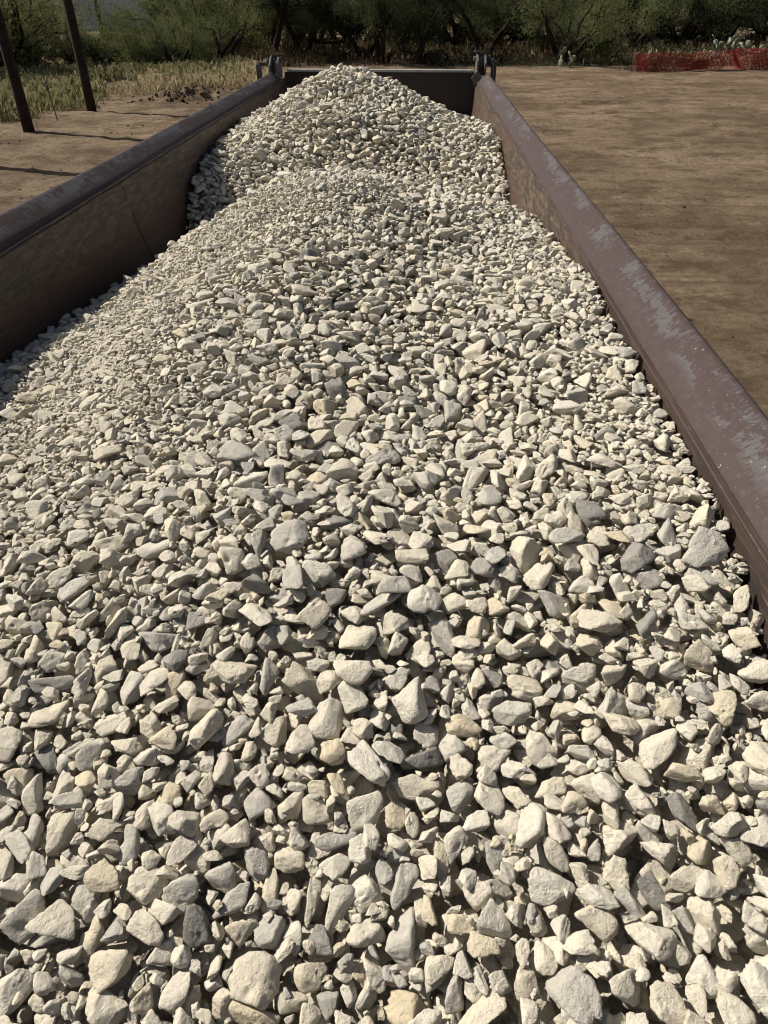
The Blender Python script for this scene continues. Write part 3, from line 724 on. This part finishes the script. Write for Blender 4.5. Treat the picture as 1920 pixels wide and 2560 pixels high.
for k in sel:
    key = (form_word(ST[k][3]), tone_word(ST[k][4]), zone(LOC[k][0], LOC[k][1], U_[k], V_[k]))
    buckets.setdefault(key, []).append(k)
labels = {}
for (fw, tw, zn), ks in buckets.items():
    ks.sort(key=lambda k: U_[k])
    for r, k in enumerate(ks):
        if len(ks) == 1: labels[k] = f'{fw} {tw} stone {zn}'
        elif r == 0: labels[k] = f'{fw} {tw} stone {zn}, leftmost of these'
        elif r == len(ks) - 1: labels[k] = f'{fw} {tw} stone {zn}, rightmost of these'
        else: labels[k] = f'{fw} {tw} stone {zn}, {ORD[min(r, 19)]} from the left'
k_big = max(sel, key=lambda k: DIM[k][0] * DIM[k][1] * DIM[k][2]); labels[k_big] = 'largest stone of the load, a rounded cream lump at the bottom edge'

for k in sel:
    sh, loc, Rm, dims, tint, hero = ST[k]
    o = bpy.data.objects.new('stone', SH_HI[sh]); link(o)
    o.matrix_world = Matrix.Translation(Vector(loc)) @ Matrix(Rm.tolist()).to_4x4() @ Matrix.Diagonal((*dims, 1))
    o['tint'] = float(tint)
    tag(o, labels[k], 'stone', 'single stones on the heap')

# ------------------------------------------------------------------ the rest of the load
protos = bpy.data.collections.new('stone_shapes')        # not linked to the scene
for k, me in enumerate(SH_HI):
    protos.objects.link(bpy.data.objects.new('shape_%03d' % k, me))
rest = np.where(~chosen & (vis > 0))[0]         # stones buried under others are left out
pm = bpy.data.meshes.new('gravel')
pm.vertices.add(len(rest)); pm.vertices.foreach_set('co', LOC[rest].astype(np.float32).ravel())
eul = np.array([Matrix(ST[k][2].tolist()).to_euler() for k in rest], np.float32)
for nm, ty, arr, key in (('rot', 'FLOAT_VECTOR', eul, 'vector'), ('dims', 'FLOAT_VECTOR', DIM[rest].astype(np.float32), 'vector'),
                         ('shape', 'INT', np.array([ST[k][0] for k in rest], np.int32), 'value'), ('tint', 'FLOAT', np.array([ST[k][4] for k in rest], np.float32), 'value')):
    at = pm.attributes.new(nm, ty, 'POINT'); at.data.foreach_set(key, arr.ravel())
gravel = obj('gravel', pm)
tag(gravel, 'heaped pale crushed limestone gravel filling the trailer bed', kind='stuff')
ng = bpy.data.node_groups.new('scatter_stones', 'GeometryNodeTree')
ng.interface.new_socket('Geometry', in_out='INPUT', socket_type='NodeSocketGeometry')
ng.interface.new_socket('Geometry', in_out='OUTPUT', socket_type='NodeSocketGeometry')
gi, go = ng.nodes.new('NodeGroupInput'), ng.nodes.new('NodeGroupOutput')
ci = ng.nodes.new('GeometryNodeCollectionInfo'); ci.inputs['Collection'].default_value = protos
ci.inputs['Separate Children'].default_value = True; ci.inputs['Reset Children'].default_value = True
ip = ng.nodes.new('GeometryNodeInstanceOnPoints'); ip.inputs['Pick Instance'].default_value = True
def na(name, ty):
    n = ng.nodes.new('GeometryNodeInputNamedAttribute'); n.data_type = ty; n.inputs['Name'].default_value = name
    return n.outputs['Attribute']
er = ng.nodes.new('FunctionNodeEulerToRotation')
L_ = ng.links.new
L_(na('rot', 'FLOAT_VECTOR'), er.inputs[0]); L_(er.outputs[0], ip.inputs['Rotation']); L_(na('dims', 'FLOAT_VECTOR'), ip.inputs['Scale'])
L_(na('shape', 'INT'), ip.inputs['Instance Index']); L_(ci.outputs[0], ip.inputs['Instance']); L_(gi.outputs[0], ip.inputs['Points']); L_(ip.outputs[0], go.inputs[0])
md = gravel.modifiers.new('scatter', 'NODES'); md.node_group = ng
# the packed fines the loose stones lie in
st_ = 5
zc = (TGT - 0.082)[::st_, ::st_]; zc = zc + 0.089 * FINE[::st_, ::st_] + 0.006 * np.random.default_rng(3).normal(size=zc.shape)
cxx, cyy = np.meshgrid(cx[::st_], cy[::st_])
n1, n2 = zc.shape; ii = np.arange(n1 * n2).reshape(n1, n2)
Q = np.stack([ii[:-1, :-1], ii[:-1, 1:], ii[1:, 1:], ii[1:, :-1]], -1).reshape(-1, 4)
fi = obj('packed_fines', quads_mesh('packed_fines', np.stack([cxx, cyy, zc], -1).reshape(-1, 3), Q, M['fines'], True), gravel)

# ------------------------------------------------------------------ poles
def pole(x, y, h, r, label, lean=(0, 0)):
    t = empty('utility_pole', (x, y, float(ground_z(x, y)) - 0.05))
    mb = MB(); mb.tube([(lean[0] * k / 8 * h, lean[1] * k / 8 * h, h * k / 8) for k in range(9)], [r * (1 - 0.03 * k) for k in range(9)], 14)
    mb.build('shaft', M['pole'], t, smooth=True)
    for z in np.arange(1.5, h - 1, 2.3):
        b = MB(); b.tube([(r * 0.86, -0.01, z), (r * 1.12, -0.01, z)], 0.018, 6); b.build('bolt', M['wire'], t)
    return tag(t, label, 'pole', 'dark poles standing along the yard edge')
pole(-11.76, 27.75, 9.0, 0.165, 'dark timber pole standing between the grass clump and dirt berm')
pole(-11.87, 23.07, 9.0, 0.165, 'dark timber pole at the photo\'s edge, nearer than its neighbour')
pole(-11.95, 18.45, 9.0, 0.165, 'dark timber pole outside the frame whose shadow crosses the dirt')
px_, py_ = -26.5, 68.0
pole(px_, py_, 8.0, 0.17, 'distant dark pole seen before the grey building')
q = MB(); q.tube([(-12.0, 25.4, 0), (-12.12, 25.45, 1.25)], 0.02, 6); tag(q.build('stake', M['wire']), 'thin rusty metal stake leaning in the grass between two poles', 'stake')

# ------------------------------------------------------------------ building far behind the shrubs
bx, by = -31.5, 88.0
bd = empty('shed', (bx, by, 0))
mb = MB(); mb.box((0, 0, 2.6), (20, 8, 5.2)); mb.build('wall', M['siding'], bd)
for k in range(13):
    q = MB(); q.box((0, -4.02, 0.2 + k * 0.4), (20, 0.04, 0.34)); q.build('siding_panel', M['siding'], bd, bevel=0.01)
mb = MB(); mb.prism_x([(-4.6, 5.15), (0, 6.3), (4.6, 5.15), (4.6, 5.3), (0, 6.45), (-4.6, 5.3)], -10.5, 10.5); mb.build('roof', M['roof'], bd)
tag(bd, 'grey metal-sided shed glimpsed through a gap in the trees', 'shed')

# ------------------------------------------------------------------ trees
def leaf_cards(P, g, L, W, droop):
    n = len(P)
    d = g.normal(size=(n, 3)); d[:, 2] -= droop; d /= np.linalg.norm(d, axis=1, keepdims=True)
    s = np.cross(d, g.normal(size=(n, 3))); s /= np.linalg.norm(s, axis=1, keepdims=True)
    l = L * g.uniform(0.6, 1.4, (n, 1)); w_ = W * g.uniform(0.6, 1.4, (n, 1))
    V = np.stack([P, P + d * l * 0.5 + s * w_ * 0.5, P + d * l, P + d * l * 0.5 - s * w_ * 0.5], 1).reshape(-1, 3)
    return V, np.arange(4 * n).reshape(n, 4)
def grow(seed, height, stems, spread, low, nleaf, L=0.16, W=0.035, droop=0.9):
    """trunk mesh and crown mesh for one tree shape"""
    g = np.random.default_rng(seed); mb = MB(); tips = []
    def branch(p, d, ln, r, lev):
        pts, rads = [p], [r]; n = 5
        for k in range(n):
            d = d + Vector(g.normal(size=3)) * (0.16 + 0.05 * lev); d.z += 0.03 * (1 - lev * 0.4); d.normalize()
            p = p + d * (ln / n); pts.append(p); rads.append(r * (1 - 0.55 * (k + 1) / n))
            if lev >= 2 or (lev == 1 and k > 1): tips.append((p, 0.35 + 0.12 * ln))
            if lev < 3 and k >= (1 if lev == 0 else 0) and g.random() < (0.85 if lev < 2 else 0.6):
                q = (d + Vector(g.normal(size=3)) * 0.75); q.z = max(q.z, -0.25) * 0.9 + 0.1; q.normalize()
                branch(p, q, ln * g.uniform(0.45, 0.75), rads[-1] * 0.62, lev + 1)
        mb.tube(pts, rads, 7 if lev < 2 else 4, caps=lev == 0)
    for s in range(stems):
        a = 6.28 * s / stems + g.uniform(-0.5, 0.5)
        d = Vector((math.cos(a) * spread, math.sin(a) * spread, 1)).normalized()
        branch(Vector((0.10 * math.cos(a), 0.10 * math.sin(a), -0.15)), d, height * g.uniform(0.5, 0.65), 0.13 + 0.012 * height, 0)
    C = np.array([t[0] for t in tips]); rr = np.array([t[1] for t in tips])
    keep = C[:, 2] > low; C, rr = C[keep], rr[keep]
    k = g.integers(len(C), size=nleaf)
    P = C[k] + g.normal(size=(nleaf, 3)) * rr[k][:, None] * np.array([0.52, 0.52, 0.42])
    P = P[P[:, 2] > max(low * 0.6, 0.05)]
    V, Qd = leaf_cards(P, g, L, W, droop)
    return mesh_of('trunk', mb.V, mb.F, M['bark'], True), (V, Qd)
def crown_mesh(data, mat): return quads_mesh('crown', data[0], data[1], mat)
VAR = []
for sd_k, h, st, sp, low, nl, mat in ((1, 6.0, 3, 0.45, 0.8, 14000, 'leaf_shaded'), (2, 6.5, 2, 0.55, 0.9, 14000, 'leaf_shaded'), (3, 5.5, 4, 0.6, 0.6, 14000, 'leaf_green'),
                                   (4, 7.0, 2, 0.35, 1.0, 14000, 'leaf_shaded'), (5, 4.6, 5, 0.75, 0.35, 10000, 'leaf_green'), (6, 4.8, 6, 0.7, 0.25, 10500, 'leaf_sunlit'), (7, 4.6, 6, 0.8, 0.2, 12000, 'leaf_shaded')):
    tm, cdta = grow(sd_k, h, st, sp, low, nl)
    VAR.append((tm, crown_mesh(cdta, M[mat])))
def tree(u, v, var, sc, rz, label, group='trees behind the yard', xy=None):
    x, y = gp(u, v) if xy is None else xy
    name = 'mesquite_tree' if var < 4 else 'leafy_shrub'
    t = empty(name, (x, y, float(ground_z(x, y)) - 0.02)); t.rotation_euler = (0, 0, rz); t.scale = (sc, sc, sc)
    obj('trunk', VAR[var][0], t); obj('crown', VAR[var][1], t)
    return tag(t, label, 'tree' if var < 4 else 'shrub', group)
TREES = [
 (1411, 158, 2, 1.05, 0.4, 'forked dark mesquite tree standing behind the dirt between tailgate and red netting'),
 (1039, 162, 1, 1.0, 1.9, 'mesquite tree with a V-shaped trunk above the right half of the tailgate'),
 (957, 160, 0, 1.0, 2.6, 'thin-stemmed mesquite tree left of the V-shaped one above the tailgate'),
 (908, 156, 3, 0.8, 0.2, 'slender leaning mesquite tree straight above the far mound\'s right shoulder'),
 (765, 152, 0, 1.1, 4.0, 'bushy mesquite tree straight above the far mound\'s left shoulder'),
 (676, 150, 3, 1.05, 5.1, 'mesquite tree with one thick dark trunk over the left tailgate bracket'),
 (1215, 146, 3, 0.95, 3.3, 'dark mesquite tree directly behind the right tailgate bracket'),
 (1560, 140, 2, 1.0, 2.2, 'dark mesquite tree behind the start of the red netting'),
 (1745, 122, 1, 1.0, 0.9, 'mesquite tree behind the middle of the red netting beside the cactus'),
 (1890, 112, 0, 1.1, 1.4, 'mesquite tree behind the prickly pear at the right edge'),
 (1490, 122, 3, 1.1, 2.9, 'dark tree in the second row between forked tree and netting'),
 (1320, 128, 0, 1.1, 0.0, 'dark tree in the second row left of the forked tree'),
 (1130, 126, 2, 1.2, 5.5, 'dark tree in the second row behind the V-shaped trunk\'s right side'),
 (1000, 120, 1, 1.2, 3.9, 'dark tree in the second row behind the V-shaped trunk'),
 (850, 122, 2, 1.2, 1.1, 'dark tree in the second row above the far mound\'s peak'),
 (720, 124, 1, 1.2, 2.4, 'dark tree in the second row above the left end of the tailgate'),
 (1640, 108, 2, 1.2, 4.4, 'dark tree in the second row behind the red netting'),
 (1820, 100, 3, 1.2, 0.3, 'dark tree in the second row behind the prickly pear'),
 (600, 140, 2, 1.1, 0.8, 'tall green tree rising over the golden grass by the left bracket'),
 (545, 165, 4, 0.85, 3.0, 'bright green shrub overhanging the golden grass'),
 (415, 172, 2, 0.66, 5.0, 'green mesquite tree with a bare leaning trunk behind the dirt berm'),
 (470, 150, 4, 1.1, 1.6, 'large rounded green shrub behind the leaning trunk'),
 (440, 178, 4, 0.6, 2.2, 'small rounded green shrub right of the leaning trunk'),
 (262, 180, 4, 0.62, 0.7, 'low green shrub in the gap below the shed'),
 (70, 186, 5, 1.0, 4.1, 'tall bright green shrub between the two poles'),
 (20, 196, 5, 1.15, 1.0, 'tall bright green shrub at the left edge behind the poles'),
 (60, 160, 4, 1.1, 5.7, 'dark green shrub behind the nearer pole\'s neighbour'),
 (190, 182, 5, 0.58, 3.6, 'low bright shrub just behind the farther near pole'),
 (335, 178, 4, 0.66, 1.2, 'low rounded green shrub just right of the shed gap'),
 (-90, 215, 5, 1.1, 2.0, 'green shrub outside the left edge of the frame'),
 (10, 140, 2, 1.1, 3.0, 'green tree in the second row behind the tall left shrubs'),
 (490, 128, 2, 1.2, 0.5, 'green tree in the second row above the berm'),
]
for t_ in TREES: tree(*t_)
# dark shrubs close the view between the trunks
for k, (x, y) in enumerate([(-8, 60.5), (-4.5, 62), (-1, 60), (2.5, 62.5), (6, 60), (9.5, 62), (13, 60.5), (16, 62.5), (19, 61), (22, 63), (25.5, 61), (29, 63), (32.5, 62)]):
    tree(0, 0, (6, 4)[k % 2], 1.3, k * 1.7, 'dark dense shrub between the trunks behind the yard, ' + ('leftmost' if k == 0 else ORD[k] + ' from the left'), 'dark shrubs between the trunks', xy=(x, y))
# third row closes the view behind
g3 = np.random.default_rng(9)
back = [(-19, 74, 2), (-11, 71, 1), (-3, 72, 0), (4, 70, 2), (11, 72, 3), (18, 70, 1), (25, 71, 0), (32, 72, 2), (39, 69, 3), (-42, 72, 2), (0.5, 78, 3), (14.5, 79, 2), (28, 80, 1), (-14, 80, 0)]
for r_, (x, y, vr) in enumerate(sorted(back)):
    tree(0, 0, vr, 1.3, g3.uniform(0, 6), 'dark tree in the far back row of the wood, ' + ('leftmost' if r_ == 0 else ORD[r_] + ' from the left'), 'trees in the far back row', xy=(x, y))

# ------------------------------------------------------------------ grasses and brush
def tufts(name, pts, mat, h, spread, nb, g, wdt=0.02):
    n = len(pts); P = np.repeat(pts, nb, 0); m = len(P)
    base = P + np.c_[g.normal(size=(m, 2)) * spread, np.zeros(m)]
    hh = h * (g.uniform(0.3, 1.2, m) * np.repeat(g.uniform(0.55, 1.3, n), nb))[:, None]
    lean = np.c_[g.normal(size=(m, 2)) * 0.42, np.ones(m)]; lean /= np.linalg.norm(lean, axis=1, keepdims=True)
    tip = base + lean * hh; tip2 = tip + np.c_[g.normal(size=(m, 2)) * 0.12, -0.05 * np.ones(m)] * hh
    sd = np.c_[g.normal(size=(m, 2)), np.zeros(m)]; sd /= np.linalg.norm(sd, axis=1, keepdims=True); sd *= wdt
    V = np.stack([base - sd, base + sd, tip + sd * 0.6, tip2], 1).reshape(-1, 3)
    return obj(name, quads_mesh(name, V, np.arange(4 * m).reshape(m, 4), mat))
def scatter(n, fn, g):
    o = []
    while len(o) < n:
        p = fn(g)
        if p is not None: o.append((p[0], p[1]))
    o = np.array(o); return np.c_[o, ground_z(o[:, 0], o[:, 1]) - 0.02]
gg = np.random.default_rng(14)
def on_px(poly_u, poly_v):
    def f(g):
        return gp(g.uniform(*poly_u), g.uniform(*poly_v))
    return f
dens = fourier(95, 16, 1.6, 1.6)
def patchy(pu, pv, thr=-0.2):
    def f(g):
        u, v = g.uniform(*pu), g.uniform(*pv); p = gp(u, v)
        e = min(1.0, (pv[1] - v) / 10.0)                     # thins out towards the bare dirt
        return p if dens(p[0], p[1]) > thr + (1 - e) * 0.9 + g.normal() * 0.35 else None
    return f
pts = np.vstack([scatter(420, patchy((380, 660), (168, 224), 0.3), gg), scatter(110, patchy((120, 400), (164, 200), 0.2), gg), scatter(110, patchy((40, 200), (185, 245), 0.1), gg), scatter(25, patchy((250, 420), (200, 250), 0.4), gg)])
tag(tufts('dry_grass', pts, M["grass_dry"], 0.42, 0.42, 44, gg, 0.0035), 'tall golden dry grass left of the trailer\'s far end', kind='stuff')
pts = np.vstack([scatter(210, patchy((85, 215), (190, 272), 0.0), gg), scatter(110, patchy((-60, 55), (205, 300), 0.0), gg), scatter(320, patchy((180, 620), (166, 214), 0.2), gg)])
tag(tufts('green_grass', pts, M["grass_green"], 0.50, 0.42, 44, gg, 0.0035), 'green and straw coloured grass clumps round the pole feet', kind='stuff')
def brush_pt(g):
    x = g.uniform(-26, 30); y = g.uniform(47, 62) + 0.10 * x
    return (x, y)
tag(tufts('dry_undergrowth', scatter(1500, brush_pt, gg), M['brush'], 0.55, 0.25, 14, gg, 0.018), 'brown dry undergrowth below the trees', kind='stuff')
pts = scatter(60, lambda g: (g.uniform(12.5, 22), g.uniform(47.6, 49.5)), gg)
tag(tufts('straw_grass', pts, M['grass_dry'], 0.55, 0.3, 30, gg, 0.005), 'pale straw grass behind the red netting', kind='stuff')

# clods thrown up on the berm and along the yard edge
gk = np.random.default_rng(44); VV, QQ = [], []
bmc = bmesh.new(); bmesh.ops.create_icosphere(bmc, subdivisions=1, radius=1.0)
cv = np.array([v.co for v in bmc.verts]); cf = np.array([[v.index for v in f.verts] for f in bmc.faces]); bmc.free()
nck = 0; CXY = []
def clod(x, y, s_):
    global nck
    P = cv * (1 + 0.3 * gk.normal(size=(len(cv), 1))) * np.array([1, 1, 0.7]) * s_
    VV.append(P + np.array([x, y, 0.2 * s_])); CXY.append((x, y)); QQ.append(cf + nck * len(cv)); nck += 1
for bx_, by_, a_, b_, h_ in BERM:
    for _ in range(130): clod(bx_ + gk.normal() * a_ * 0.9, by_ + gk.normal() * b_ * 1.1, abs(gk.normal()) * 0.032 + 0.012)
for _ in range(500):
    x, y = gk.uniform(-14, -3), gk.uniform(12, 34); clod(x, y, abs(gk.normal()) * 0.018 + 0.008)
for _ in range(1500):
    x, y = gk.uniform(2.5, 24), gk.uniform(5, 46); clod(x, y, abs(gk.normal()) * 0.010 + 0.005)
CXY = np.array(CXY); VV = np.array(VV); VV[:, :, 2] += ground_z(CXY[:, 0], CXY[:, 1])[:, None]
tag(obj('dirt_clods', quads_mesh('dirt_clods', VV.reshape(-1, 3), np.concatenate(QQ), M['ground'], True)), 'loose dirt clods on the berm and yard', kind='stuff')

# low leafy brush along the dark foot of the wood
gb = np.random.default_rng(40)
nb_ = 9000
bxs = gb.uniform(1.0, 26, nb_); bys = 46.2 + 0.10 * bxs + np.abs(gb.normal(size=nb_)) * 1.6
clump = np.clip(0.5 + 0.7 * fourier(90, 14, 1.4, 1.4)(bxs, bys), 0.05, 1.6)
P = np.c_[bxs, bys, ground_z(bxs, bys) + gb.uniform(0, 1, nb_) * 0.75 * clump]
V, Qd = leaf_cards(P, gb, 0.16, 0.06, 0.0)
tag(obj('leafy_undergrowth', quads_mesh('leafy_undergrowth', V, Qd, M['leaf_shaded'])), 'low dark leafy brush along the edge of the dirt', kind='stuff')

# ------------------------------------------------------------------ prickly pear
def pad_mesh():
    V = I3 * np.array([0.5, 0.10, 0.62]); V[:, 0] *= 0.86 + 0.22 * np.clip(V[:, 2] / 0.62, -1, 1)
    V[:, 2] += 0.60
    return quads_mesh('pad', V, F3[:], M['cactus'], True)
bm = bmesh.new(); bmesh.ops.create_icosphere(bm, subdivisions=2, radius=1.0)
pv = np.array([v.co for v in bm.verts]); pf = np.array([[v.index for v in f.verts] for f in bm.faces]); bm.free()
pv = pv * np.array([0.5, 0.10, 0.62]); pv[:, 0] *= 0.86 + 0.22 * pv[:, 2] / 0.62; pv[:, 2] += 0.60
PAD = quads_mesh('pad', pv, pf, M['cactus'], True)
gc = np.random.default_rng(51)
def cactus(x, y, npad, hmax, label):
    t = empty('prickly_pear', (x, y, float(ground_z(x, y)) - 0.03))
    live = []
    for k in range(npad):
        o = bpy.data.objects.new('pad', PAD); link(o, t)
        s = gc.uniform(0.24, 0.36)
        if k < max(4, npad // 7) or not live:
            p = Vector((gc.normal() * 0.55, gc.normal() * 0.4, 0)); d = Vector((gc.normal() * 0.3, gc.normal() * 0.3, 1)).normalized()
        else:
            bp, bdir, bs = live[int(gc.integers(len(live)))]
            p = bp + bdir * bs * gc.uniform(0.95, 1.15); d = (bdir + Vector(gc.normal(size=3)) * 0.55); d.z = abs(d.z) * 0.8 + 0.15; d.normalize()
        o.rotation_mode = 'QUATERNION'
        qt = d.to_track_quat('Z', 'Y') @ Euler((0, 0, gc.uniform(0, 3.14))).to_quaternion()
        o.rotation_quaternion = qt; o.location = p; o.scale = (s, s, s)
        if p.z < hmax: live.append((p, d, s))
    return tag(t, label, 'cactus', 'prickly pears behind the red netting')
cactus(17.6, 49.6, 46, 1.6, 'pale prickly pear cactus above the red netting, left of the clump')
cactus(19.6, 49.9, 60, 1.9, 'tall pale prickly pear cactus in the middle of the clump above the netting')
cactus(21.4, 49.6, 50, 1.7, 'pale prickly pear cactus at the frame\'s right edge above the netting')
cactus(8.3, 46.9, 12, 0.5, 'small prickly pear low at the foot of the forked tree')

# ------------------------------------------------------------------ red netting
net = empty('safety_netting', (0, 0, 0))
NL, NHh = 250, 16
xs = np.linspace(0, 1, NL); p0 = np.array([11.15, 43.6]); p1 = np.array([22.5, 46.6])
fn1, fn2, fn3 = fourier(61, 8, 14, 1), fourier(62, 8, 30, 2), fourier(63, 6, 9, 1)
topz = 0.80 + 0.20 * np.clip((xs - 0.25) * 2, 0, 1) - 0.05 * np.abs(np.sin(xs * 3.14159 * 5)) + 0.008 * fn2(xs, 0)
V = []
for j in range(NHh):
    t = j / (NHh - 1)
    off = 0.05 * fn1(xs, t) * (1 - t) + 0.02 * fn2(xs, t)
    sq = 0.012 * fn3(xs * 2, t)
    X = p0[0] + (p1[0] - p0[0]) * (xs + sq); Y = p0[1] + (p1[1] - p0[1]) * xs + off
    Z = ground_z(X, Y) + 0.03 + topz * t * (1 - 0.06 * fn1(xs * 1.3, t) * t * (1 - t) * 4)
    V.append(np.c_[X, Y, Z])
V = np.array(V).reshape(-1, 3); ii = np.arange(NHh * NL).reshape(NHh, NL)
Q = np.stack([ii[:-1, :-1], ii[:-1, 1:], ii[1:, 1:], ii[1:, :-1]], -1).reshape(-1, 4)
sheet = obj('net_sheet', quads_mesh('net_sheet', V, Q, M['net']), net)
wf = sheet.modifiers.new('strands', 'WIREFRAME'); wf.thickness = 0.022; wf.use_boundary = True; wf.use_even_offset = False
# doubled lengths where the net is folded over and gathered
for a, b_, z0, z1, th in ((0.0, 0.30, 0.0, 1.0, 0.014), (0.10, 0.46, 0.0, 0.75, 0.014), (0.56, 0.78, 0.0, 1.0, 0.015), (0.61, 0.70, 0.0, 0.95, 0.022), (0.88, 1.0, 0.0, 1.0, 0.020), (0.30, 0.38, 0.1, 0.6, 0.024)):
    m_ = int((b_ - a) * 300) + 2; k_ = 15; VV = []; s_ = np.linspace(a, b_, m_); ph = a * 37
    for j in range(k_):
        t = z0 + (z1 - z0) * j / (k_ - 1); tz = np.interp(s_, xs, topz)
        sj = s_ + 0.004 * np.sin(j * 1.3 + ph) + 0.003 * np.sin(s_ * 300 + j)
        X = p0[0] + (p1[0] - p0[0]) * sj; Y = p0[1] + (p1[1] - p0[1]) * s_ - 0.05 - 0.03 * ((ph * 7) % 1) + 0.05 * fn1(s_, t + ph)
        VV.append(np.c_[X, Y, ground_z(X, Y) + 0.02 + t * tz * (1 + 0.02 * fn1(s_ * 2 + ph, t))])
    VV = np.array(VV).reshape(-1, 3); ii = np.arange(k_ * m_).reshape(k_, m_)
    Q = np.stack([ii[:-1, :-1], ii[:-1, 1:], ii[1:, 1:], ii[1:, :-1]], -1).reshape(-1, 4)
    fo = obj('gathered_fold', quads_mesh('gathered_fold', VV, Q, M['net']), net)
    wf = fo.modifiers.new('strands', 'WIREFRAME'); wf.thickness = th; wf.use_boundary = True; wf.use_even_offset = False
for s_ in (0.003, 0.22, 0.46, 0.72, 0.97):
    X = p0[0] + (p1[0] - p0[0]) * s_; Y = p0[1] + (p1[1] - p0[1]) * s_
    q = MB(); q.tube([(X, Y + 0.06, -0.1), (X + 0.02, Y + 0.06, 1.02)], 0.022, 8); q.build('post', M['wire'], net, smooth=True)
tag(net, 'sagging red plastic safety netting on thin posts along the wood\'s edge', 'netting')

scene.cycles.max_bounces = 5
scene.cycles.diffuse_bounces = 2
scene.cycles.filter_width = 1.05
scene.cycles.use_denoising = True
scene.cycles.use_adaptive_sampling = True
scene.cycles.adaptive_threshold = 0.02
